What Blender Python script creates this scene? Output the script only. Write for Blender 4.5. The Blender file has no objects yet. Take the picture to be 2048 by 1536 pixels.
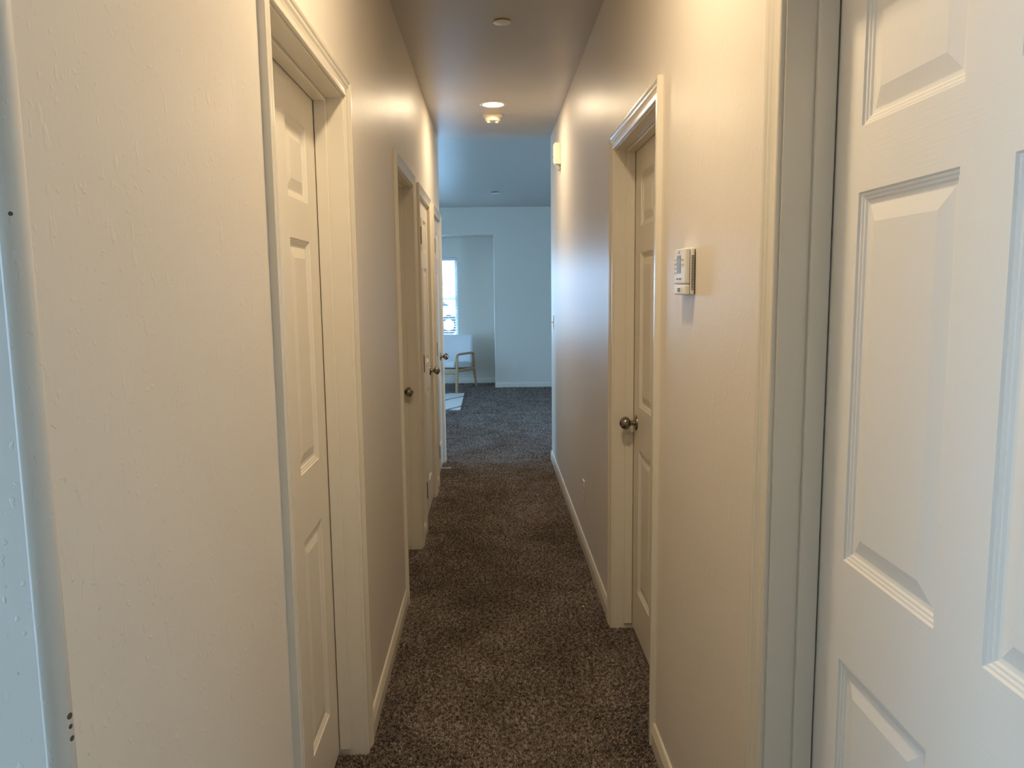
import bpy, math, random
import numpy as np
from mathutils import Vector, Matrix

random.seed(7)
rng = np.random.default_rng(11)
S = bpy.context.scene
COL = S.collection

# ------------------------------------------------------------------ camera
F, VPX, VPY, EYE = 1540.0, 982.0, 577.0, 1.49
dy = np.array([(VPX-1024)/F, (VPY-768)/F, 1.0]); dy /= np.linalg.norm(dy)
dn = np.array([1171-1024, 13552-768, F], float); dn -= dn.dot(dy)*dy; dn /= np.linalg.norm(dn)
dx = np.cross(dn, dy); dz = -dn
cam_d = bpy.data.cameras.new('camera')
cam_d.sensor_width = 36.0
cam_d.lens = F/2048*36.0
cam_d.clip_start = 0.02
cam = bpy.data.objects.new('camera', cam_d)
COL.objects.link(cam)
M = Matrix(((dx[0], -dx[1], -dx[2], 0.0),
            (dy[0], -dy[1], -dy[2], 0.0),
            (dz[0], -dz[1], -dz[2], EYE),
            (0, 0, 0, 1)))
cam.matrix_world = M
S.camera = cam

# ------------------------------------------------------------------ world, exposure
S.view_settings.view_transform = 'Standard'
S.view_settings.look = 'None'
S.view_settings.gamma = 1.0
S.view_settings.use_curve_mapping = False
S.view_settings.exposure = 0.12
SKY_COL = (0.40, 0.71, 1.12)
SKY_STR = 14.5
w = bpy.data.worlds.new('sky'); S.world = w; w.use_nodes = True
bg = w.node_tree.nodes['Background']
bg.inputs[0].default_value = (*SKY_COL, 1)
bg.inputs[1].default_value = SKY_STR
LAMP_W = 11.3
LAMP_COL = (1.0, 0.785, 0.52)

def portal(loc, rot, sx, sy):
    l = bpy.data.lights.new('window_portal', 'AREA'); l.shape = 'RECTANGLE'
    l.size, l.size_y = sx, sy
    l.cycles.is_portal = True
    o = bpy.data.objects.new('window_portal', l); COL.objects.link(o)
    o.location = loc; o.rotation_euler = rot
PI = math.pi
# portals lie just outside the three windows and face into the rooms
portal((-1.35, 12.42, 1.35), (-PI/2, 0, 0), 1.7, 1.35)      # alcove window, faces -Y
portal((-5.22, 8.3, 1.43), (0, -PI/2, 0), 1.85, 2.2)      # living room side window, faces +X
portal((3.42, 7.5, 1.43), (0, PI/2, 0), 1.65, 1.0)           # living room window on the right, faces -X
portal((-2.80, -.25, 1.43), (0, -PI/2, 0), 1.75, 1.4)         # window of the side room, faces +X

# ------------------------------------------------------------------ materials
def new_mat(name):
    m = bpy.data.materials.new(name); m.use_nodes = True
    nt = m.node_tree
    b = nt.nodes['Principled BSDF']
    return m, nt, b

def plain(name, col, rough=0.5, metal=0.0, spec=0.5, emit=None, estr=0.0):
    m, nt, b = new_mat(name)
    b.inputs['Base Color'].default_value = (*col, 1)
    b.inputs['Roughness'].default_value = rough
    b.inputs['Metallic'].default_value = metal
    b.inputs['Specular IOR Level'].default_value = spec
    if emit:
        b.inputs['Emission Color'].default_value = (*emit, 1)
        b.inputs['Emission Strength'].default_value = estr
    return m

def coords(nt, scale, rot=(0, 0, 0)):
    tc = nt.nodes.new('ShaderNodeTexCoord'); mp = nt.nodes.new('ShaderNodeMapping')
    mp.inputs['Scale'].default_value = scale
    mp.inputs['Rotation'].default_value = rot
    nt.links.new(tc.outputs['Object'], mp.inputs['Vector'])
    return mp.outputs['Vector']

def noise(nt, vec, scale, detail=3, rough=0.5):
    n = nt.nodes.new('ShaderNodeTexNoise')
    n.inputs['Scale'].default_value = scale; n.inputs['Detail'].default_value = detail
    n.inputs['Roughness'].default_value = rough
    nt.links.new(vec, n.inputs['Vector'])
    return n.outputs['Fac']

def ramp(nt, fac, a, b, ca=(0, 0, 0, 1), cb=(1, 1, 1, 1)):
    r = nt.nodes.new('ShaderNodeValToRGB')
    r.color_ramp.elements[0].position = a; r.color_ramp.elements[0].color = ca
    r.color_ramp.elements[1].position = b; r.color_ramp.elements[1].color = cb
    nt.links.new(fac, r.inputs['Fac'])
    return r.outputs['Color']

def bump(nt, height, strength, dist, prev=None):
    b = nt.nodes.new('ShaderNodeBump')
    b.inputs['Strength'].default_value = strength; b.inputs['Distance'].default_value = dist
    nt.links.new(height, b.inputs['Height'])
    if prev is not None: nt.links.new(prev, b.inputs['Normal'])
    return b.outputs['Normal']

def wall_mat(name, col, rough=0.42, knock=1.0, spots=()):  # semi-gloss paint
    m, nt, b = new_mat(name)
    b.inputs['Roughness'].default_value = rough
    b.inputs['Specular IOR Level'].default_value = 0.25
    b.inputs['Base Color'].default_value = (*col, 1)
    # fine roller nap, drawn out vertically, and sparse trowel dimples
    v1 = coords(nt, (1, 1, 0.22)); n1 = noise(nt, v1, 120, 3)
    nrm = bump(nt, n1, 0.09*knock, 0.002)
    v2 = coords(nt, (1, 1, 0.38)); n2 = noise(nt, v2, 42, 2, 0.6)
    r2 = ramp(nt, n2, 0.655, 0.70)
    nrm = bump(nt, r2, 0.30*knock, 0.0014, nrm)
    v3 = coords(nt, (1, 1, 0.8)); n3 = noise(nt, v3, 95, 1)
    r3 = ramp(nt, n3, 0.675, 0.72)
    nrm = bump(nt, r3, 0.36*knock, 0.0012, nrm)
    v4 = coords(nt, (1, 1, 1)); n4 = noise(nt, v4, 3.2, 2)
    nrm = bump(nt, n4, 0.12, 0.03, nrm)
    nt.links.new(nrm, b.inputs['Normal'])
    if spots:
        geo = nt.nodes.new('ShaderNodeNewGeometry')
        last = None
        for (p, r) in spots:
            d = nt.nodes.new('ShaderNodeVectorMath'); d.operation = 'DISTANCE'
            nt.links.new(geo.outputs['Position'], d.inputs[0]); d.inputs[1].default_value = p
            l = nt.nodes.new('ShaderNodeMath'); l.operation = 'LESS_THAN'
            nt.links.new(d.outputs['Value'], l.inputs[0]); l.inputs[1].default_value = r
            if last is None: last = l.outputs[0]
            else:
                a = nt.nodes.new('ShaderNodeMath'); a.operation = 'MAXIMUM'
                nt.links.new(last, a.inputs[0]); nt.links.new(l.outputs[0], a.inputs[1]); last = a.outputs[0]
        mx = nt.nodes.new('ShaderNodeMix'); mx.data_type = 'RGBA'
        nt.links.new(last, mx.inputs['Factor'])
        mx.inputs['A'].default_value = (*col, 1); mx.inputs['B'].default_value = (0.14, 0.11, 0.07, 1)
        nt.links.new(mx.outputs['Result'], b.inputs['Base Color'])
    return m

WALL = (0.80, 0.74, 0.65)
m_wall = wall_mat('wall_paint', WALL, 0.40)
m_wall_l = wall_mat('wall_paint_scuffed', WALL, 0.40,
                    spots=(((-.426, .7325, 1.072), .0034), ((-.426, .7325, 1.061), .0025),
                           ((-.426, .733, 1.048), .0029), ((-.433, .7215, 1.562), .0020)))
m_ceil = wall_mat('ceiling_paint', (0.62, 0.575, 0.515), 0.38, 0.5)
m_trim = plain('trim_paint', (0.83, 0.77, 0.65), 0.26)

def door_mat():
    m, nt, b = new_mat('door_paint')
    b.inputs['Base Color'].default_value = (0.84, 0.79, 0.69, 1)
    b.inputs['Roughness'].default_value = 0.42
    # embossed grain: along the stiles vertically, along the rails horizontally
    vv = coords(nt, (1, 1, 0.05)); nv = noise(nt, vv, 260, 2)
    vh = coords(nt, (0.05, 0.05, 1)); nh = noise(nt, vh, 260, 3)
    at = nt.nodes.new('ShaderNodeAttribute'); at.attribute_name = 'rail'
    mx = nt.nodes.new('ShaderNodeMix'); mx.data_type = 'FLOAT'
    nt.links.new(at.outputs['Fac'], mx.inputs['Factor'])
    nt.links.new(nv, mx.inputs['A']); nt.links.new(nh, mx.inputs['B'])
    nt.links.new(bump(nt, mx.outputs['Result'], 0.14, 0.0015), b.inputs['Normal'])
    return m
m_door = door_mat()

def carpet_mat(name, pile=False):
    m, nt, b = new_mat(name)
    b.inputs['Roughness'].default_value = 0.95
    b.inputs['Specular IOR Level'].default_value = 0.15
    b.inputs['Sheen Weight'].default_value = 0.15
    b.inputs['Sheen Roughness'].default_value = 0.6
    v = coords(nt, (1, 1, 1))
    big = noise(nt, v, 5.5, 3, 0.55)
    a = ramp(nt, big, 0.30, 0.72, (0.175, 0.134, 0.108, 1), (0.285, 0.236, 0.204, 1))
    mx = nt.nodes.new('ShaderNodeMix'); mx.data_type = 'RGBA'; mx.blend_type = 'MULTIPLY'
    mx.inputs['Factor'].default_value = 1.0
    nt.links.new(a, mx.inputs['A'])
    if pile:
        g = nt.nodes.new('ShaderNodeNewGeometry')
        s0 = ramp(nt, g.outputs['Random Per Island'], 0.0, 1.0, (0.40, 0.38, 0.36, 1), (1.6, 1.6, 1.6, 1))
        n = noise(nt, v, 68, 2, 0.65)
        s1 = ramp(nt, n, 0.38, 0.60, (0.30, 0.28, 0.26, 1), (1.55, 1.55, 1.55, 1))
        mm = nt.nodes.new('ShaderNodeMix'); mm.data_type = 'RGBA'; mm.blend_type = 'MULTIPLY'
        mm.inputs['Factor'].default_value = 1.0
        nt.links.new(s0, mm.inputs['A']); nt.links.new(s1, mm.inputs['B']); s = mm.outputs['Result']
    else:
        n = noise(nt, v, 190, 2, 0.7)
        s = ramp(nt, n, 0.34, 0.66, (0.35, 0.33, 0.32, 1), (1.35, 1.33, 1.30, 1))
        n2 = noise(nt, v, 120, 3, 0.7)
        nt.links.new(bump(nt, n2, 1.0, 0.012), b.inputs['Normal'])
    nt.links.new(s, mx.inputs['B'])
    nt.links.new(mx.outputs['Result'], b.inputs['Base Color'])
    return m
m_carpet = carpet_mat('carpet')
m_pile = carpet_mat('carpet_tufts', True)

m_nickel = plain('satin_nickel', (0.30, 0.27, 0.235), 0.27, 1.0)
m_hinge = plain('aged_brass_hinge', (0.16, 0.11, 0.07), 0.45, 0.8)
m_plastic = plain('white_plastic', (0.82, 0.79, 0.73), 0.35)
m_plastic_w = plain('warm_white_plastic', (0.85, 0.80, 0.70), 0.4)
m_grey = plain('grey_plastic', (0.30, 0.29, 0.27), 0.4)
m_dark = plain('dark_slot', (0.03, 0.028, 0.025), 0.6)
m_lcd = plain('lcd_glass', (0.22, 0.24, 0.22), 0.35)
m_lens_grey = plain('sensor_lens', (0.42, 0.45, 0.43), 0.25)
m_white = plain('white_metal', (0.85, 0.85, 0.83), 0.4)
m_blind = plain('blind_slat', (0.86, 0.88, 0.88), 0.5)
m_vinyl = plain('vinyl_frame', (0.85, 0.86, 0.86), 0.4)
m_concrete = plain('sun_toned_concrete', (0.68, 0.67, 0.66), 0.9)  # tone raised in place of sunshine, to bounce light onto the ceilings
m_carpaint = plain('white_car_paint', (0.80, 0.81, 0.82), 0.25)
m_carglass = plain('car_glass', (0.02, 0.035, 0.05), 0.1)
m_tyre = plain('tyre', (0.02, 0.02, 0.022), 0.8)
m_lampglow = plain('lamp_lens', (0.9, 0.9, 0.9), 0.5, emit=(1.0, 0.80, 0.55), estr=9.0)

def oak():
    m, nt, b = new_mat('oak_wood')
    v = coords(nt, (4, 4, 30)); n = noise(nt, v, 6, 4)
    nt.links.new(ramp(nt, n, 0.3, 0.7, (0.42, 0.24, 0.11, 1), (0.62, 0.40, 0.21, 1)), b.inputs['Base Color'])
    b.inputs['Roughness'].default_value = 0.45
    return m
m_oak = oak()
def fabric(name, col):
    m, nt, b = new_mat(name)
    v = coords(nt, (1, 1, 1)); n = noise(nt, v, 500, 2)
    b.inputs['Base Color'].default_value = (*col, 1); b.inputs['Roughness'].default_value = 0.9
    nt.links.new(bump(nt, n, 0.3, 0.002), b.inputs['Normal'])
    return m
m_fabric = fabric('white_upholstery', (0.80, 0.80, 0.80))
def rugm():
    m, nt, b = new_mat('rug_wool')
    b.inputs['Roughness'].default_value = 0.95
    v = coords(nt, (1.0, 1.0, 1.0), (0, 0, 0.5))
    wv = nt.nodes.new('ShaderNodeTexWave'); wv.inputs['Scale'].default_value = 0.75
    wv.inputs['Distortion'].default_value = 2.5; wv.inputs['Detail'].default_value = 2
    wv.inputs['Detail Scale'].default_value = 1.2
    nt.links.new(v, wv.inputs['Vector'])
    nt.links.new(ramp(nt, wv.outputs['Fac'], 0.02, 0.09, (0.25, 0.23, 0.21, 1), (0.80, 0.78, 0.74, 1)), b.inputs['Base Color'])
    n = noise(nt, v, 220, 2)
    nt.links.new(bump(nt, n, 0.5, 0.004), b.inputs['Normal'])
    return m
m_rug = rugm()
def glass(tint=(0.96, 0.98, 0.98)):
    m = bpy.data.materials.new('window_glass'); m.use_nodes = True
    nt = m.node_tree; nt.nodes.clear()
    o = nt.nodes.new('ShaderNodeOutputMaterial'); t = nt.nodes.new('ShaderNodeBsdfTransparent')
    g = nt.nodes.new('ShaderNodeBsdfGlossy'); g.inputs['Roughness'].default_value = 0.0
    x = nt.nodes.new('ShaderNodeMixShader'); x.inputs[0].default_value = 0.06
    t.inputs[0].default_value = (*tint, 1)
    nt.links.new(t.outputs[0], x.inputs[1]); nt.links.new(g.outputs[0], x.inputs[2])
    nt.links.new(x.outputs[0], o.inputs[0])
    return m
m_glass = glass()
m_glass_warm_light = glass((0.97, 0.92, 0.88))      # added tint that warms the daylight from the unseen side room window

# ------------------------------------------------------------------ mesh helpers
class MB:
    def __init__(s): s.v = []; s.f = []
    def box(s, a, b, rot=None, about=None):
        (x0, y0, z0), (x1, y1, z1) = a, b
        pts = [Vector(p) for p in ((x0, y0, z0), (x1, y0, z0), (x1, y1, z0), (x0, y1, z0),
                                   (x0, y0, z1), (x1, y0, z1), (x1, y1, z1), (x0, y1, z1))]
        if rot is not None:
            c = Vector(about) if about else sum(pts, Vector())/8
            pts = [rot @ (p-c)+c for p in pts]
        n = len(s.v); s.v += [tuple(p) for p in pts]
        s.f += [tuple(n+i for i in q) for q in ((0, 3, 2, 1), (4, 5, 6, 7), (0, 1, 5, 4), (1, 2, 6, 5), (2, 3, 7, 6), (3, 0, 4, 7))]
        return s
    def quad(s, *p):
        n = len(s.v); s.v += [tuple(q) for q in p]; s.f.append(tuple(range(n, n+len(p)))); return s
    def lathe(s, prof, mat, seg=32):
        # prof: (r, h) pairs around local z; mat: Matrix placing it
        n = len(s.v); k = len(prof)
        for r, h in prof:
            for i in range(seg):
                a = 2*PI*i/seg
                s.v.append(tuple(mat @ Vector((r*math.cos(a), r*math.sin(a), h))))
        for j in range(k-1):
            for i in range(seg):
                i2 = (i+1) % seg
                s.f.append((n+j*seg+i, n+j*seg+i2, n+(j+1)*seg+i2, n+(j+1)*seg+i))
        s.f.append(tuple(n+i for i in range(seg))[::-1])
        s.f.append(tuple(n+(k-1)*seg+i for i in range(seg)))
        return s
    def tube(s, pts, rad, seg=10, flat=1.0):
        pts = [Vector(p) for p in pts]
        if not hasattr(rad, '__len__'): rad = [rad]*len(pts)
        n = len(s.v); up = None
        for i, p in enumerate(pts):
            t = (pts[min(i+1, len(pts)-1)]-pts[max(i-1, 0)]).normalized()
            if up is None:
                ref = Vector((0, 0, 1)) if abs(t.z) < .9 else Vector((1, 0, 0))
                up = (ref - t*ref.dot(t)).normalized()
            else: up = (up - t*up.dot(t)).normalized()
            sd = t.cross(up)
            for k in range(seg):
                a = 2*PI*k/seg
                s.v.append(tuple(p + up*math.cos(a)*rad[i] + sd*math.sin(a)*rad[i]*flat))
        for i in range(len(pts)-1):
            for k in range(seg):
                k2 = (k+1) % seg
                s.f.append((n+i*seg+k, n+i*seg+k2, n+(i+1)*seg+k2, n+(i+1)*seg+k))
        s.f.append(tuple(n+k for k in range(seg))[::-1])
        s.f.append(tuple(n+(len(pts)-1)*seg+k for k in range(seg)))
        return s
    def prism(s, outline, axis, a, b):
        # outline in the two axes other than `axis`
        n = len(s.v); k = len(outline)
        for t in (a, b):
            for p in outline:
                q = list(p); q.insert(axis, t); s.v.append(tuple(q))
        for i in range(k):
            j = (i+1) % k
            s.f.append((n+i, n+j, n+k+j, n+k+i))
        s.f.append(tuple(n+i for i in range(k))[::-1]); s.f.append(tuple(n+k+i for i in range(k)))
        return s
    def build(s, name, mat, parent=None, smooth=False, bevel=0.0, seg=2, fix=True):
        me = bpy.data.meshes.new(name); me.from_pydata(s.v, [], s.f); me.update()
        if fix:
            import bmesh
            bm = bmesh.new(); bm.from_mesh(me)
            bmesh.ops.recalc_face_normals(bm, faces=bm.faces); bm.to_mesh(me); bm.free()
        me.materials.append(mat)
        o = bpy.data.objects.new(name, me); COL.objects.link(o)
        if parent: o.parent = parent
        if bevel:
            md = o.modifiers.new('bevel', 'BEVEL'); md.width = bevel; md.segments = seg
            md.limit_method = 'ANGLE'; md.angle_limit = math.radians(40)
        if smooth:
            for p in me.polygons: p.use_smooth = True
            md = o.modifiers.new('edges', 'EDGE_SPLIT'); md.split_angle = math.radians(38)
        return o

def tag(o, label, cat, group=None, kind=None):
    o['label'] = label; o['category'] = cat
    if group: o['group'] = group
    if kind: o['kind'] = kind
    return o
def struct(o, label=None):
    o['kind'] = 'structure'
    if label: o['label'] = label
    return o
def empty(name, loc=(0, 0, 0), rz=0.0):
    o = bpy.data.objects.new(name, None); COL.objects.link(o)
    o.location = loc; o.rotation_euler = (0, 0, rz); o.empty_display_size = 0.1
    return o

# ------------------------------------------------------------------ setting
XL, XR, TH = -0.425, 0.515, 0.12      # faces of the hall walls and their thickness
YE = 6.62                             # where the hall opens into the living room
HC, RC = 2.74, 2.90                   # ceilings
HEAD = 2.045                          # underside of the door heads
JT = 0.018
FAR = 11.6
BACK = -2.2
# openings: (near jamb face, far jamb face)
LEFT = [(1.573, 2.338), (3.590, 4.312), (4.662, 5.430), (5.800, 6.540)]
RIGHT = [(0.520, 1.375), (2.408, 3.225)]

def slab_wall(x0, x1, y0, y1, ztop, openings, mb=None):
    mb = mb or MB()
    y = y0
    for a, b in sorted(openings):
        a, b = a-JT, b+JT
        mb.box((x0, y, 0-.01), (x1, a, ztop)); mb.box((x0, a, HEAD+JT), (x1, b, ztop)); y = b
    mb.box((x0, y, -.01), (x1, y1, ztop))
    return mb

# left hall wall with its rounded near corner and the wall that turns off to the left
R = 0.019; YF = 0.718             # corner radius, plane of the turned-off wall
mb = slab_wall(XL-TH, XL, YF+R, YE, HC, LEFT)
n = 14
out = [(XL-R, YF+R)] + [(XL-R+R*math.sin(a), YF+R-R*math.cos(a)) for a in [PI/2*i/n for i in range(n+1)]]
mb.prism(out, 2, -.01, HC)
mb.box((XL-TH, YF+R, -.01), (XL-R, YF+R+.02, HC))
mb.box((-2.6, YF, -.01), (XL-R, YF+TH, HC))
o = mb.build('wall_left', m_wall_l, fix=False, smooth=False)
for p in o.data.polygons:
    nn = p.normal
    if abs(nn.x) > .02 and abs(nn.y) > .02 and abs(nn.z) < .1: p.use_smooth = True
# merge so the rounded corner shades smoothly
import bmesh
bm = bmesh.new(); bm.from_mesh(o.data)
bmesh.ops.recalc_face_normals(bm, faces=bm.faces); bm.to_mesh(o.data); bm.free()
struct(o, 'textured cream wall along the left of the hallway')

mb = slab_wall(XR, XR+TH, BACK, YE, HC, RIGHT)
struct(mb.build('wall_right', m_wall), 'cream wall along the right of the hallway with the thermostat')

# walls of the living room that start at the end of the hall
mb = MB(); mb.box((-5.1, YE-TH, -.01), (XL-TH, YE, RC)); mb.box((XR+TH, YE-TH, -.01), (3.32, YE, RC))
struct(mb.build('wall_near', m_wall), 'living room wall on both sides of the hallway mouth')
vy0, vy1, vz0, vz1 = 7.0, 8.0, .60, 2.25
mb = MB(); mb.box((3.2, YE, -.01), (3.32, vy0, RC)); mb.box((3.2, vy1, -.01), (3.32, FAR+.1, RC))
mb.box((3.2, vy0, -.01), (3.32, vy1, vz0)); mb.box((3.2, vy0, vz1), (3.32, vy1, RC))
struct(mb.build('wall_room_right', m_wall))
# side wall of the living room with its wide window opening
mb = MB()
wy0, wy1, wz0, wz1 = 7.2, 9.4, 0.50, 2.36
mb.box((-5.1, YE, -.01), (-5.0, wy0, RC)); mb.box((-5.1, wy1, -.01), (-5.0, FAR+.9, RC))
mb.box((-5.1, wy0, -.01), (-5.0, wy1, wz0)); mb.box((-5.1, wy0, wz1), (-5.0, wy1, RC))
struct(mb.build('wall_room_left', m_wall))
# far wall with the opening of the alcove
AX0, AX1, AZ = -2.35, 0.045, 2.285
mb = MB()
mb.prism([(AX1, -.01), (3.32, -.01), (3.32, RC), (-5.1, RC), (-5.1, -.01), (AX0, -.01), (AX0, AZ), (AX1, AZ)], 1, FAR, FAR+.12)
struct(mb.build('wall_far', m_wall, bevel=.012, seg=3), 'pale far wall of the living room with an opening on its left')
# alcove back wall with window opening
AY = 12.2
gx0, gx1, gz0, gz1 = -2.15, -0.525, 0.70, 1.975
mb = MB()
mb.box((gx1, AY, -.01), (.30, AY+.12, RC)); mb.box((AX0-.1, AY, -.01), (gx0, AY+.12, RC))
mb.box((gx0, AY, -.01), (gx1, AY+.12, gz0)); mb.box((gx0, AY, gz1), (gx1, AY+.12, RC))
struct(mb.build('wall_alcove_back', m_wall))
mb = MB(); mb.box((AX1+.12, FAR+.12, -.01), (AX1+.24, AY, AZ)); mb.box((AX0-.22, FAR+.12, -.01), (AX0-.1, AY, AZ))
struct(mb.build('wall_alcove_side', m_wall))
# shell of the building behind the hall
mb = MB()
mb.box((-2.72, BACK-.12, -.01), (XR+TH, BACK, HC))
struct(mb.build('wall_back', m_wall))
by0, by1, bz0, bz1 = -.95, .45, 0.55, 2.30
mb = MB(); mb.box((-2.72, BACK, -.01), (-2.6, by0, HC)); mb.box((-2.72, by1, -.01), (-2.6, .82, HC))
mb.box((-2.72, by0, -.01), (-2.6, by1, bz0)); mb.box((-2.72, by0, bz1), (-2.6, by1, HC))
struct(mb.build('wall_side', m_wall))
mb = MB(); mb.box((-3.3, .82, -.01), (-3.2, YE-TH, HC)); mb.box((-3.3, .72, -.01), (-2.6, .82, HC)); mb.box((1.7, BACK-.1, -.01), (1.8, YE, HC)); mb.box((XR+TH, BACK-.12, -.01), (1.8, BACK-.02, HC))
struct(mb.build('wall_outer', m_wall))

mb = MB(); mb.box((-3.3, BACK-.12, HC), (1.8, YE, HC+.15))
struct(mb.build('ceiling', m_ceil), 'low hallway ceiling with a recessed light')
mb = MB()
mb.prism([(YE, 2.885), (YE, 3.1), (AY+.12, 3.1), (AY+.12, 2.66), (FAR, 2.682)], 0, -5.1, 3.32)   # slopes gently down to the far wall
mb.box((AX0-.22, FAR+.12, AZ), (AX1+.24, AY, AZ+.06))
struct(mb.build('ceiling_living_room', m_ceil), 'living room ceiling lit blue by daylight')
mb = MB(); mb.box((-5.1, BACK-.12, -.10), (3.32, AY+.12, -.004))
struct(mb.build('floor', m_carpet), 'brown carpeted floor')

# baseboards
BBP = [(0, 0), (.0125, 0), (.0125, .055), (.0105, .060), (.0105, .064), (.0085, .070), (.0065, .078), (.003, .083), (0, .083)]
def bb_y(mb, x, sgn, y0, y1):      # runs along y on a wall face at x, sgn = into the hall
    mb.prism([(x+sgn*t, z-.008) for t, z in BBP], 1, y0, y1) if False else None
    n = len(mb.v); k = len(BBP)
    for y in (y0, y1):
        for t, z in BBP: mb.v.append((x+sgn*t, y, z-.006))
    for i in range(k):
        j = (i+1) % k; mb.f.append((n+i, n+j, n+k+j, n+k+i))
    mb.f.append(tuple(n+i for i in range(k))); mb.f.append(tuple(n+k+i for i in range(k)))
def bb_x(mb, y, sgn, x0, x1):
    n = len(mb.v); k = len(BBP)
    for x in (x0, x1):
        for t, z in BBP: mb.v.append((x, y+sgn*t, z-.006))
    for i in range(k):
        j = (i+1) % k; mb.f.append((n+i, n+j, n+k+j, n+k+i))
    mb.f.append(tuple(n+i for i in range(k))); mb.f.append(tuple(n+k+i for i in range(k)))
CW, CR = 0.057, 0.006               # casing width and reveal
mb = MB(); e = CW+CR
bb_y(mb, XL, 1, .74, LEFT[0][0]-e); bb_y(mb, XL, 1, LEFT[0][1]+e, LEFT[1][0]-e)
bb_y(mb, XL, 1, LEFT[1][1]+e, LEFT[2][0]-e); bb_y(mb, XL, 1, LEFT[2][1]+e, LEFT[3][0]-e)
bb_x(mb, YF, -1, -2.6, XL-R)
struct(mb.build('baseboard_left', m_trim), 'cream baseboard along the left hallway wall')
mb = MB()
bb_y(mb, XR, -1, BACK, RIGHT[0][0]-e); bb_y(mb, XR, -1, RIGHT[0][1]+e, RIGHT[1][0]-e); bb_y(mb, XR, -1, RIGHT[1][1]+e, YE)
struct(mb.build('baseboard_right', m_trim), 'cream baseboard along the right hallway wall')
mb = MB()
bb_x(mb, FAR, -1, AX1, 3.2); bb_x(mb, AY, -1, AX0, AX1+.12); bb_x(mb, FAR, -1, -5.0, AX0)
bb_x(mb, YE, 1, XR+TH, 3.2); bb_x(mb, YE, 1, -5.0, XL-TH)
struct(mb.build('baseboard_far', m_trim), 'pale baseboard in the living room')

# ------------------------------------------------------------------ doors
CAS = [(0, 0), (0, .0075), (.002, .0092), (.011, .0092), (.0125, .0078), (.018, .0082), (.026, .0105), (.033, .0138),
       (.0365, .0138), (.038, .0122), (.0405, .0122), (.045, .0150), (.049, .0165), (.054, .0165), (.057, .0148), (.057, 0)]
def casing(x, sgn, y0, y1, parent):
    """moulded casing around an opening, mitred at the head; sgn points into the hall"""
    mb = MB(); a, b, h = y0-CR, y1+CR, HEAD+CR
    path = [((a, -.006), (-1, 0)), ((a, h), (-1, 1)), ((b, h), (1, 1)), ((b, -.006), (1, 0))]
    k = len(CAS)
    for (py, pz), (oy, oz) in path:
        for u, t in CAS: mb.v.append((x+sgn*t, py+oy*u, pz+oz*u))
    for s in range(3):
        for i in range(k):
            j = (i+1) % k
            mb.f.append((s*k+i, s*k+j, (s+1)*k+j, (s+1)*k+i))
    mb.f.append(tuple(range(k))); mb.f.append(tuple(3*k+i for i in range(k)))
    return mb.build('door_casing', m_trim, parent)

def jamb(x, sgn, y0, y1, recess, parent):
    """three-sided jamb lining with a stop; recess = depth of the door face behind the wall face"""
    mb = MB()
    xa, xb = sorted((x, x-sgn*TH))
    mb.box((xa, y0-JT, -.006), (xb, y0, HEAD+JT)); mb.box((xa, y1, -.006), (xb, y1+JT, HEAD+JT))
    mb.box((xa, y0, HEAD), (xb, y1, HEAD+JT))
    o = mb.build('door_frame', m_trim, parent)
    if recess > .03: s0, s1 = recess-.0375, recess-.0028
    else: s0, s1 = recess+.038, recess+.075
    mb = MB(); st = .010
    a, b = sorted((x-sgn*s0, x-sgn*s1))
    mb.box((a, y0, .022), (b, y0+st, HEAD)); mb.box((a, y1-st, .022), (b, y1, HEAD)); mb.box((a, y0+st, HEAD-st), (b, y1-st, HEAD))
    mb.build('door_stop_moulding', m_trim, parent, bevel=.002)

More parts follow.
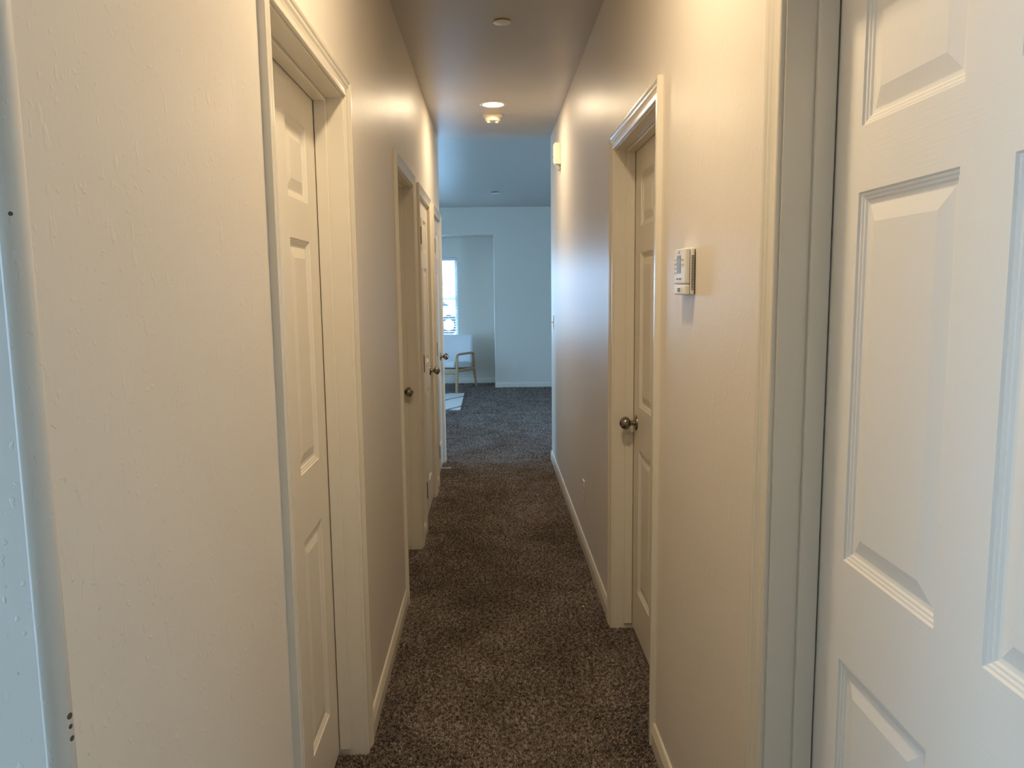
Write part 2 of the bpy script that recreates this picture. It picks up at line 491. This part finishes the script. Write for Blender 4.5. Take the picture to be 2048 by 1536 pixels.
PZ = [(.205, .822), (1.002, 1.626), (1.731, 1.936)]
PROF = [(0, 0), (.0025, .0035), (.0060, .0038), (.0085, .0062), (.0120, .0066), (.0150, .0095), (.0200, .0102), (.0220, .0102), (.0500, .0030), (.0530, .0030)]
def door_slab(name, xf, sgn, y0, y1, stile, mull, dz=0.0):
    """six-panel slab. xf = plane of the face seen from the hall, sgn points to the hall"""
    z0, z1 = .012, HEAD-.003
    g = .003; y0 += g; y1 -= g
    pw = (y1-y0-2*stile-mull)/2
    ys = [y0, y0+stile, y0+stile+pw, y0+stile+pw+mull, y1-stile, y1]
    zs = [z0]+[v+dz for p in PZ for v in p]+[z1]
    V = []; Fc = []; rail = []
    def P(y, z, d): V.append((xf-sgn*d, y, z)); return len(V)-1
    for i in range(5):
        for j in range(7):
            a, b, c, d = ys[i], ys[i+1], zs[j], zs[j+1]
            if i in (1, 3) and j in (1, 3, 5):
                prev = None
                for ins, dep in PROF:
                    cur = [P(a+ins, c+ins, dep), P(b-ins, c+ins, dep), P(b-ins, d-ins, dep), P(a+ins, d-ins, dep)]
                    if prev:
                        for k in range(4):
                            Fc.append((prev[k], prev[(k+1) % 4], cur[(k+1) % 4], cur[k])); rail.append(0)
                    prev = cur
                Fc.append(tuple(prev)); rail.append(0)
            else:
                Fc.append((P(a, c, 0), P(b, c, 0), P(b, d, 0), P(a, d, 0)))
                rail.append(1 if (j % 2 == 0 and i in (1, 2, 3)) else 0)
    T = .035
    n = len(V)
    for d in (0, T):
        for (y, z) in ((y0, z0), (y1, z0), (y1, z1), (y0, z1)): P(y, z, d)
    for k in range(4):
        Fc.append((n+k, n+(k+1) % 4, n+4+(k+1) % 4, n+4+k)); rail.append(0)
    Fc.append((n+4, n+5, n+6, n+7)); rail.append(0)
    me = bpy.data.meshes.new(name); me.from_pydata(V, [], Fc); me.update()
    at = me.attributes.new('rail', 'FLOAT', 'FACE'); at.data.foreach_set('value', [float(r) for r in rail])
    # outward normals towards the hall
    for p in me.polygons:
        pass
    me.materials.append(m_door)
    o = bpy.data.objects.new(name, me); COL.objects.link(o)
    if sgn > 0:
        pass
    else: me.flip_normals()
    return struct(o)

def knob(x, sgn, y, z, parent, label=None):
    m = Matrix.Translation((x, y, z)) @ Matrix.Rotation(sgn*PI/2, 4, 'Y')
    mb = MB()
    ball = []
    for i in range(13):
        a = -PI/2*.72 + (PI/2*.72+PI/2*.80)*i/12
        ball.append((.0275*math.cos(a), .047+.0225*math.sin(a)))
    mb.lathe([(.0118, .006), (.0108, .012), (.0108, .024)]+ball+[(.011, .0690), (.009, .0672), (.0001, .0668)], m, 36)
    k = mb.build('door_knob', m_nickel, parent, smooth=True)
    mb = MB(); mb.lathe([(.0325, 0), (.0325, .003), (.030, .0065), (.020, .009), (.012, .0095)], m, 36)
    mb.build('knob_rosette', m_nickel, k, smooth=True)
    return k

def hinge(x, sgn, y, z, parent):
    mb = MB(); m = Matrix.Translation((x+sgn*.0100, y+.006, z))
    mb.lathe([(.003, -.053), (.0055, -.050), (.0062, -.047), (.0062, -.016), (.0052, -.0155), (.0062, -.015), (.0062, .015), (.0052, .0155), (.0062, .016), (.0062, .047), (.0055, .050), (.003, .053)], m, 14)
    a, b = sorted((x, x+sgn*.0012))
    mb.box((a, y-.002, z-.045), (b, y+.014, z+.045))
    return mb.build('hinge', m_hinge, parent)

def full_door(name, side, op, recess, stile, mull, knob_far, hinges=False, dz=0.0, lab=None, slab_y=None):
    x = XL if side < 0 else XR
    s = 1 if side < 0 else -1          # towards the hall
    y0, y1 = op
    xf = x - s*recess
    d = door_slab(name, xf, s, y0, y1, stile, mull, dz)
    if lab: d['label'] = lab
    casing(x, s, y0, y1, d); jamb(x, s, y0, y1, recess, d)
    ky = y1-.063 if knob_far else y0+.063
    knob(xf, s, ky, .925, d)
    if hinges:
        hy = y0+.004 if knob_far else y1-.004
        for z in (.25, 1.04, 1.81): hinge(x, s, hy, z, d)
    return d

full_door('door_1', -1, LEFT[0], .085, .112, .105, False, lab='cream six-panel door, nearest on the left wall')
full_door('door_2', -1, LEFT[1], .085, .112, .105, True, lab='recessed cream door on the left wall, only its knob in view')
full_door('door_3', -1, LEFT[2], .010, .112, .105, True, hinges=True, lab='cream closet door with dark hinges, third on the left wall')
full_door('door_4', -1, LEFT[3], .010, .112, .105, True, hinges=True, lab='cream closet door with dark hinges, last on the left wall')
full_door('door_5', 1, RIGHT[1], .085, .115, .105, True, lab='recessed cream six-panel door on the right wall behind the thermostat')
full_door('door_6', 1, RIGHT[0], .090, .097, .106, False, dz=.013, lab='large cream six-panel door nearest the camera at the right edge')

# spring door stop on the last closet door
sp = empty('door_stop', (XL, 6.04, .07)); tag(sp, 'thin spring door stop poking out low from the last left closet door', 'door stop')
mb = MB(); m = Matrix.Rotation(PI/2, 4, 'Y')
mb.lathe([(.010, 0), (.010, .002), (.006, .005)], m, 16); mb.build('base', m_white, sp, smooth=True)
mb = MB(); pts = []
for i in range(20*10+1):
    a = i*2*PI/10; pts.append((.004+.066*i/200, .0042*math.cos(a), .0042*math.sin(a)))
mb.tube(pts, .0012, 5); mb.build('spring', m_white, sp, smooth=True)
mb = MB(); mb.lathe([(.0055, .069), (.0062, .072), (.0062, .080), (.004, .083)], m, 16); mb.build('tip', m_plastic, sp, smooth=True)

# ------------------------------------------------------------------ ceiling fixtures
DOWN = Matrix.Rotation(PI, 4, 'X')
def downlight(x, y, label, power):
    t = empty('recessed_light', (x, y, HC)); tag(t, label, 'ceiling light', 'recessed ceiling lights')
    mb = MB(); mb.lathe([(.070, .004), (.072, .0045), (.076, .006), (.088, .006), (.093, .003), (.094, 0)], DOWN, 48)
    # open ring: build as a ring, not a disc
    mb.f = mb.f[:-2]
    mb.build('trim_ring', m_plastic, t, smooth=True, fix=False)
    mb = MB(); mb.lathe([(.072, .0), (.072, .0042), (.0001, .0046)], DOWN, 48)
    mb.build('lens', m_lampglow, t, smooth=True)
    l = bpy.data.lights.new('led_disc', 'AREA'); l.shape = 'DISK'; l.size = .135; l.energy = power; l.color = LAMP_COL
    o = bpy.data.objects.new('led_disc', l); COL.objects.link(o); o.parent = t; o.location = (0, 0, -.0075)
    return t
downlight(.032, 5.46, 'round recessed ceiling light glowing warm white ahead of the smoke detector', LAMP_W)
downlight(.05, 1.70, 'round recessed ceiling light above the near end of the hallway', LAMP_W*1.25)

t = empty('smoke_detector', (.030, 5.80, HC)); tag(t, 'round white smoke detector on the ceiling just behind the lit lamp', 'smoke detector')
mb = MB(); mb.lathe([(.070, 0), (.070, .012), (.066, .016)], DOWN, 40); mb.build('mounting_base', m_plastic_w, t, smooth=True)
mb = MB(); mb.lathe([(.056, .016), (.057, .034), (.052, .044), (.040, .047), (.0001, .048)], DOWN, 40); mb.build('housing', m_plastic_w, t, smooth=True)
for sx, sy in ((-.030, -.020), (.030, -.015)):
    mb = MB(); mb.lathe([(.013, .043), (.012, .054), (.009, .058), (.0001, .059)], Matrix.Translation((sx, sy, 0)) @ DOWN, 20)
    mb.build('sensor_bump', m_plastic_w, t, smooth=True)

t = empty('sprinkler_cover', (.070, 3.815, HC)); tag(t, 'flat round sprinkler cover plate on the hallway ceiling nearest the camera', 'sprinkler cover', 'sprinkler covers on the ceilings')
mb = MB(); mb.lathe([(.040, .003), (.0415, .0045), (.0415, .0065), (.039, .0075), (.0001, .008)], DOWN, 40); mb.build('cover_plate', m_plastic_w, t, smooth=True)
mb = MB(); mb.lathe([(.036, 0), (.036, .004)], DOWN, 32); mb.build('cup', m_dark, t, smooth=True)
t = empty('sprinkler_cover', (.07, 10.28, 2.885-(10.28-YE)*.0408)); tag(t, 'small round sprinkler cover on the blue-lit living room ceiling', 'sprinkler cover', 'sprinkler covers on the ceilings')
mb = MB(); mb.lathe([(.060, .008), (.062, .012), (.060, .016), (.0001, .018)], DOWN, 32); mb.build('cover_plate', m_plastic_w, t, smooth=True)
mb = MB(); mb.lathe([(.045, 0), (.045, .009)], DOWN, 32); mb.build('cup', m_dark, t, smooth=True)

# ------------------------------------------------------------------ things on the right wall
# motion sensor high on the wall near the room
t = empty('motion_sensor', (XR, 5.72, 2.44)); tag(t, 'cream motion sensor box high on the right wall near the living room', 'motion sensor')
mb = MB()
prof = [(0, .085), (-.042, .085), (-.050, .072), (-.050, -.045), (-.038, -.066), (0, -.066)]
mb.prism([(x, z) for x, z in prof], 1, -.035, .035)
mb.build('housing', m_plastic_w, t, bevel=.005, seg=3)
mb = MB(); mb.prism([(-.036, -.060), (-.034, -.080), (-.018, -.108), (-.006, -.110), (-.004, -.060)], 1, -.024, .024)
mb.build('lens', m_lens_grey, t, bevel=.003)
mb = MB(); mb.box((-.0515, -.018, -.02), (-.0495, .018, -.004)); mb.build('indicator_window', m_lens_grey, t)

def plate(name, loc, normal, label, cat, kind, group=None):
    """wall plate; local frame: x along wall, y out of the wall"""
    rz = {'-x': -PI/2, '-y': PI}[normal]      # local +y turns to the wall normal
    rz = {'-x': PI/2, '-y': PI}[normal]
    t = empty(name, loc, rz); tag(t, label, cat, group)
    mb = MB(); mb.box((-.035, 0, -.057), (.035, .006, .057)); mb.build('cover_plate', m_plastic, t, bevel=.003, seg=3)
    if kind == 'outlet':
        for z in (-.0195, .0195):
            mb = MB(); mb.lathe([(.0165, .004), (.0165, .0078), (.015, .0085)], Matrix.Translation((0, 0, z)) @ Matrix.Rotation(-PI/2, 4, 'X'), 24)
            r = mb.build('receptacle', m_plastic, t, smooth=True)
            mb = MB(); mb.box((-.008, .0080, z-.001), (-.006, .0088, z+.008)); mb.box((.006, .0080, z-.001), (.008, .0088, z+.007)); mb.box((-.002, .008, z-.010), (.002, .0088, z-.006))
            mb.build('slots', m_dark, r)
        mb = MB(); mb.lathe([(.003, .005), (.003, .0072), (.002, .0078)], Matrix.Rotation(-PI/2, 4, 'X'), 12); mb.build('screw', m_nickel, t, smooth=True)
    else:
        mb = MB(); mb.box((-.006, .004, -.012), (.006, .008, .012)); mb.build('switch_slot', m_plastic, t, bevel=.001)
        mb = MB(); mb.box((-.0045, .004, -.004), (.0045, .020, .004), Matrix.Rotation(.45, 3, 'X'), (0, .006, 0)); mb.build('toggle', m_plastic, t, bevel=.0015)
        for z in (-.030, .030):
            mb = MB(); mb.lathe([(.003, .005), (.003, .0072), (.002, .0078)], Matrix.Translation((0, 0, z)) @ Matrix.Rotation(-PI/2, 4, 'X'), 12); mb.build('screw', m_nickel, t, smooth=True)
    return t
plate('light_switch', (XR, 6.40, 1.205), '-x', 'white toggle light switch on the right wall at the hallway mouth', 'light switch', 'switch')
plate('wall_outlet', (XR, 4.27, .345), '-x', 'white outlet low on the right hallway wall above the baseboard', 'outlet', 'outlet', 'outlets low on the walls')
plate('wall_outlet', (.345, FAR, .345), '-y', 'white outlet low on the far living room wall', 'outlet', 'outlet', 'outlets low on the walls')

# thermostat: local x runs along the wall towards the camera, y out of the wall
th = empty('thermostat', (XR, 2.000, 1.527), PI/2)   # local +y -> world -x, local +x -> world +y
tag(th, 'white boxy wall thermostat with grey display on the right wall', 'thermostat')
# viewed from the hall, left = far (local +x)
mb = MB(); mb.box((-.053, 0, -.056), (.053, .0025, .056)); mb.build('back_plate', m_dark, th, bevel=.001)
mb = MB(); mb.box((-.0585, .0025, -.0595), (.0585, .0135, .0595)); mb.build('rear_housing', m_plastic, th, bevel=.004, seg=3)
mb = MB(); mb.box((-.0575, .0140, -.0315), (.0575, .0275, .0590)); mb.build('front_cover', m_plastic, th, bevel=.0045, seg=3)
mb = MB(); mb.box((-.0575, .0140, -.0590), (.0575, .0270, -.0325)); lid = mb.build('battery_door', m_plastic, th, bevel=.0035, seg=3)
mb = MB()
for i in range(22):
    z = -.046+.0040*i
    mb.box((-.0592, .0045, z), (-.0580, .0115, z+.0017))
mb.build('vent_slots', m_dark, th)
mb = MB(); mb.box((-.0150, .0272, -.0040), (.0250, .0280, .0420)); mb.build('display_bezel', m_grey, th, bevel=.0005)
mb = MB(); mb.box((-.0130, .0279, -.0020), (.0210, .0283, .0405)); mb.build('display', m_lcd, th)
for z in (.034, .0225, .011, -.0005):  # four keys beside the display
    mb = MB(); mb.box((.0330, .0265, z-.0030), (.0470, .0305, z+.0030)); mb.build('button', m_plastic_w, th, bevel=.0015)
for z in (.032, .020):
    mb = MB(); mb.box((-.0420, .0265, z-.0032), (-.0260, .0305, z+.0032)); mb.build('button', m_plastic_w, th, bevel=.0015)
for x in (.018, -.012):
    mb = MB(); mb.box((x-.006, .0265, -.020), (x+.006, .0300, -.0155)); mb.build('button', m_grey, th, bevel=.0012)
mb = MB(); mb.box((-.012, .0262, -.0530), (.024, .0275, -.0390)); mb.build('switch_recess', m_plastic_w, th, bevel=.0006)
mb = MB(); mb.box((-.010, .0270, -.0510), (.004, .0320, -.0410)); mb.build('slide_switch', m_grey, th, bevel=.001)
fc = bpy.data.curves.new('logo', 'FONT'); fc.body = 'LUX'; fc.size = .011; fc.extrude = .0002; fc.align_x = 'CENTER'
fo = bpy.data.objects.new('logo', fc); COL.objects.link(fo); bpy.context.view_layer.update()
me = bpy.data.meshes.new_from_object(fo.evaluated_get(bpy.context.evaluated_depsgraph_get()))
bpy.data.objects.remove(fo)
me.materials.append(m_grey)
lo = bpy.data.objects.new('logo', me); COL.objects.link(lo); lo.parent = th
lo.rotation_euler = (PI/2, 0, PI); lo.location = (.006, .0277, .0468)

# ------------------------------------------------------------------ windows and blinds
def window(name, axis, pos, a0, a1, z0, z1, outward, lab=None, pane=None):
    """axis 'y': lies in a plane y=pos and spans x a0..a1; axis 'x': plane x=pos spanning y"""
    def B(mb, a, b, d0, d1, za, zb):
        if axis == 'y': mb.box((a, min(pos+d0, pos+d1), za), (b, max(pos+d0, pos+d1), zb))
        else: mb.box((min(pos+d0, pos+d1), a, za), (max(pos+d0, pos+d1), b, zb))
    s = outward; f = .045
    mb = MB()
    B(mb, a0, a0+f, s*.05, s*.11, z0, z1); B(mb, a1-f, a1, s*.05, s*.11, z0, z1)
    B(mb, a0+f, a1-f, s*.05, s*.11, z0, z0+f); B(mb, a0+f, a1-f, s*.05, s*.11, z1-f, z1)
    o = struct(mb.build(name, m_vinyl, bevel=.003), lab)
    zm = (z0+z1)/2
    mb = MB(); B(mb, a0+f, a1-f, s*.06, s*.10, zm-.02, zm+.02)
    if a1-a0 > 1.2: B(mb, (a0+a1)/2-.02, (a0+a1)/2+.02, s*.06, s*.10, z0+f, z1-f)
    mb.build('window_sash', m_vinyl, o)
    mb = MB(); B(mb, a0+f-.003, a1-f+.003, s*.078, s*.082, z0+f-.003, z1-f+.003); mb.build('window_glass', pane or m_glass, o)
    mb = MB(); B(mb, a0, a1, -s*.012, s*.05, z0-.0, z0+.018); mb.build('window_sill', m_trim, o, bevel=.003)
    return o
window('window_1', 'y', AY, gx0, gx1, gz0, gz1, 1, 'bright window in the alcove behind the armchair')
window('window_2', 'x', -5.0, wy0, wy1, wz0, wz1, -1)
window('window_4', 'x', 3.2, vy0, vy1, vz0, vz1, 1)
window('window_3', 'x', -2.6, by0, by1, bz0, bz1, -1, pane=m_glass_warm_light)
t = empty('window_blind', ((gx0+gx1)/2, AY+.026, 0)); tag(t, 'white horizontal slat blind hanging in the alcove window', 'blind')
hw = (gx1-gx0)/2-.008
mb = MB(); mb.box((-hw, -.022, gz1-.045), (hw, .022, gz1-.003)); mb.build('head_rail', m_blind, t, bevel=.003)
mb = MB(); z = gz1-.075
while z > gz0+.06:
    mb.box((-hw, -.022, z-.0011), (hw, .022, z+.0011), Matrix.Rotation(.10, 3, 'X')); z -= .040
mb.build('slats', m_blind, t)
mb = MB(); mb.box((-hw, -.020, gz0+.024), (hw, .020, gz0+.042)); mb.build('bottom_rail', m_blind, t, bevel=.003)
for x in (-hw+.14, 0, hw-.14):
    mb = MB(); mb.tube([(x, -.024, gz0+.04), (x, -.024, gz1-.02)], .0011, 6); mb.build('ladder_cord', m_blind, t)

# ------------------------------------------------------------------ outside
mb = MB(); mb.box((-45, AY+.6, -.30), (30, 90, -.10)); mb.box((-45, -30, -.30), (-5.4, AY+.6, -.10)); mb.box((-5.4, -30, -.30), (-3.5, 3.0, -.10)); mb.box((3.5, 3.0, -.30), (30, AY+.6, -.10))
struct(mb.build('ground', m_concrete), 'pale pavement outside, sunlight put into its tone')
car = empty('car', (-2.90, 28.0, -.10)); tag(car, 'parked white car with dark windows seen through the alcove window', 'car')
side = [(-2.25, .35), (-2.22, .72), (-2.0, .86), (-1.25, .93), (-.60, 1.40), (.95, 1.43), (1.70, .98), (2.12, .92), (2.25, .75), (2.25, .35),
        (1.78, .30), (1.70, .58), (1.40, .70), (1.10, .58), (1.02, .28), (-1.02, .28), (-1.10, .58), (-1.40, .70), (-1.70, .58), (-1.78, .30)]
mb = MB(); mb.prism([(x, z) for x, z in side], 1, -.86, .86); mb.build('body', m_carpaint, car, bevel=.05, seg=3)
for pts in ([(-1.02, .97), (-.52, 1.33), (.12, 1.35), (.12, .97)], [(.20, .97), (.20, 1.35), (.90, 1.36), (1.45, 1.0)]):
    mb = MB(); mb.prism(pts, 1, -.875, .875); mb.build('side_window', m_carglass, car)
for x in (-1.40, 1.40):
    for y in (-.78, .78):
        mb = MB(); mb.lathe([(.20, -.11), (.32, -.10), (.335, -.07), (.335, .07), (.32, .10), (.20, .11)], Matrix.Translation((x, y, .335)) @ Matrix.Rotation(PI/2, 4, 'X'), 28)
        wh = mb.build('wheel', m_tyre, car, smooth=True)
        mb = MB(); mb.lathe([(.19, -.118), (.19, .118)], Matrix.Translation((x, y, .335)) @ Matrix.Rotation(PI/2, 4, 'X'), 20)
        mb.build('rim', m_white, wh)

# ------------------------------------------------------------------ armchair
ch = empty('armchair', (-.675, 11.52, 0), math.radians(-20.0))
tag(ch, 'white upholstered armchair with oak frame in the alcove below the window', 'armchair')
def smoothpath(pts, rc=.05, n=5):
    pts = [Vector(p) for p in pts]; out = [pts[0]]
    for i in range(1, len(pts)-1):
        a, b, c = pts[i-1], pts[i], pts[i+1]
        u = (a-b).normalized(); v = (c-b).normalized()
        r = min(rc, (a-b).length*.45, (c-b).length*.45)
        p0, p2 = b+u*r, b+v*r
        for k in range(n+1):
            s = k/n; out.append(p0*(1-s)**2 + b*2*s*(1-s) + p2*s*s)
    out.append(pts[-1]); return out
for s in (-1, 1):
    x = .315*s
    mb = MB(); mb.tube(smoothpath([(x, -.40, 0), (x, -.375, .34), (x, -.37, .552), (x, .27, .532), (x, .30, .33)], .055), [.019]*2+[.021]*(2*6-1)+[.021]*100 if False else .021, 12, .8)
    mb.build('arm', m_oak, ch, smooth=True)
    mb = MB(); mb.tube([(x, -.375, .315), (x, .30, .285)], .022, 10, .7); mb.build('side_rail', m_oak, ch, smooth=True)
    mb = MB(); mb.tube([(x, .285, .345), (x, .31, .25), (x, .385, 0)], [.021, .022, .014], 12, .9); mb.build('leg', m_oak, ch, smooth=True)
mb = MB(); mb.tube([(-.315, -.37, .285), (.315, -.37, .285)], .024, 10, .7); mb.build('front_rail', m_oak, ch, smooth=True)
mb = MB(); mb.tube([(-.315, .30, .285), (.315, .30, .285)], .022, 10, .7); mb.build('back_rail', m_oak, ch, smooth=True)
mb = MB(); mb.box((-.285, -.375, .325), (.285, .26, .425), Matrix.Rotation(-.09, 3, 'X'))
o = mb.build('seat_cushion', m_fabric, ch, bevel=.032, seg=4, smooth=False)
for p in o.data.polygons: p.use_smooth = True
mb = MB(); mb.box((-.300, .20, .36), (.300, .285, .80), Matrix.Rotation(-.16, 3, 'X'), (0, .25, .36))
o = mb.build('backrest', m_fabric, ch, bevel=.028, seg=4)
for p in o.data.polygons: p.use_smooth = True

# rug
mb = MB(); mb.box((-2.4, 9.42, -.004), (-.402, 10.95, .010))
o = mb.build('area_rug', m_rug, bevel=.003); tag(o, 'off-white area rug with thin dark lines in front of the armchair', 'rug')

# lint on the carpet
mb = MB(); mb.lathe([(.0010, 0), (.0045, .001), (.0056, .003), (.003, .0055), (.0001, .006)], Matrix.Translation((.41, 3.44, .005)), 8)
o = mb.build('lint_speck', m_white, smooth=True); tag(o, 'tiny white speck of lint on the brown carpet by the right wall', 'lint')

# ------------------------------------------------------------------ carpet pile (frieze tufts, too many to count)
def pile():
    pts = []
    def region(x0, x1, y0, y1, step):
        nx, ny = int((x1-x0)/step), int((y1-y0)/step)
        gx, gy = np.meshgrid(np.arange(nx), np.arange(ny))
        px = x0+(gx+rng.random(gx.shape))*step; py = y0+(gy+rng.random(gy.shape))*step
        return np.stack([px.ravel(), py.ravel()], 1)
    pts.append(region(XL+.013, XR-.013, 1.75, 3.6, .0046))
    pts.append(region(XL+.013, XR-.013, 3.6, 5.2, .0058))
    pts.append(region(XL+.013, XR-.013, 5.2, YE, .0075))
    pts.append(region(XR-.013, XR+.082, RIGHT[1][0]+.002, RIGHT[1][1]-.002, .005))
    pts.append(region(XL-.084, XL+.013, LEFT[0][0]+.002, LEFT[0][1]-.002, .005))
    pts.append(region(XL-.084, XL+.013, LEFT[1][0]+.002, LEFT[1][1]-.002, .006))
    pts.append(region(-.60, 1.2, YE, 9.42, .010))
    pts.append(region(-.40, 1.2, 9.42, FAR-.012, .013))
    pts.append(region(-1.3, -.40, 10.95, FAR-.012, .013))
    pts.append(region(AX0-.08, AX1+.11, FAR-.012, AY-.012, .014))
    pts.append(region(-4.98, -.60, YE+.013, 9.42, .018))
    pts.append(region(-4.98, -2.4, 9.42, 10.95, .018))
    pts.append(region(-4.98, -1.3, 10.95, FAR-.012, .018))
    pts.append(region(1.2, 3.18, YE+.013, FAR-.012, .018))
    pts.append(region(XL+.013, XR-.013, .70, 1.75, .0065))
    P = np.concatenate(pts); N = len(P)
    r = .0021+.0012*rng.random(N)
    r *= np.clip(P[:, 1]/3.6, 1, 2.3)
    r = np.where((P[:, 1] > YE) & ((P[:, 0] < -.6) | (P[:, 0] > 1.2)), r*1.7, r)
    ht = .009+.006*rng.random(N)
    # lean follows slow swirls in the pile plus jitter
    ang = 2.2*np.sin(P[:, 0]*5+1.3*np.sin(P[:, 1]*3.1))+1.8*np.sin(P[:, 1]*2.3+.7)+rng.normal(0, 1.1, N)
    ln = (.004+.006*rng.random(N))
    tx = P[:, 0]+np.cos(ang)*ln; ty = P[:, 1]+np.sin(ang)*ln
    mx = P[:, 0]+np.cos(ang)*ln*.35; my = P[:, 1]+np.sin(ang)*ln*.35
    V = np.zeros((N, 7, 3)); a0 = rng.random(N)*6.28
    for k in range(3):
        a = a0+k*2*PI/3
        V[:, k] = np.stack([P[:, 0]+r*np.cos(a)*.8, P[:, 1]+r*np.sin(a)*.8, np.full(N, -.008)], 1)
        V[:, 3+k] = np.stack([mx+r*np.cos(a+.6), my+r*np.sin(a+.6), -.008+ht*.62], 1)
    V[:, 6] = np.stack([tx, ty, -.008+ht], 1)
    T = []
    for k in range(3):
        j = (k+1) % 3
        T += [(k, j, 3+j), (k, 3+j, 3+k), (3+k, 3+j, 6)]
    T = np.array(T)
    faces = (T[None]+(np.arange(N)*7)[:, None, None]).reshape(-1, 3)
    me = bpy.data.meshes.new('carpet_pile')
    me.vertices.add(N*7); me.vertices.foreach_set('co', V.reshape(-1).astype(np.float32))
    nf = len(faces)
    me.loops.add(nf*3); me.loops.foreach_set('vertex_index', faces.reshape(-1).astype(np.int32))
    me.polygons.add(nf)
    me.polygons.foreach_set('loop_start', (np.arange(nf)*3).astype(np.int32))
    me.update(calc_edges=True); me.validate()
    me.materials.append(m_pile)
    o = bpy.data.objects.new('carpet_pile', me); COL.objects.link(o)
    tag(o, 'brown frieze carpet tufts covering the hallway and living room floor', 'carpet', kind='stuff')
pile()
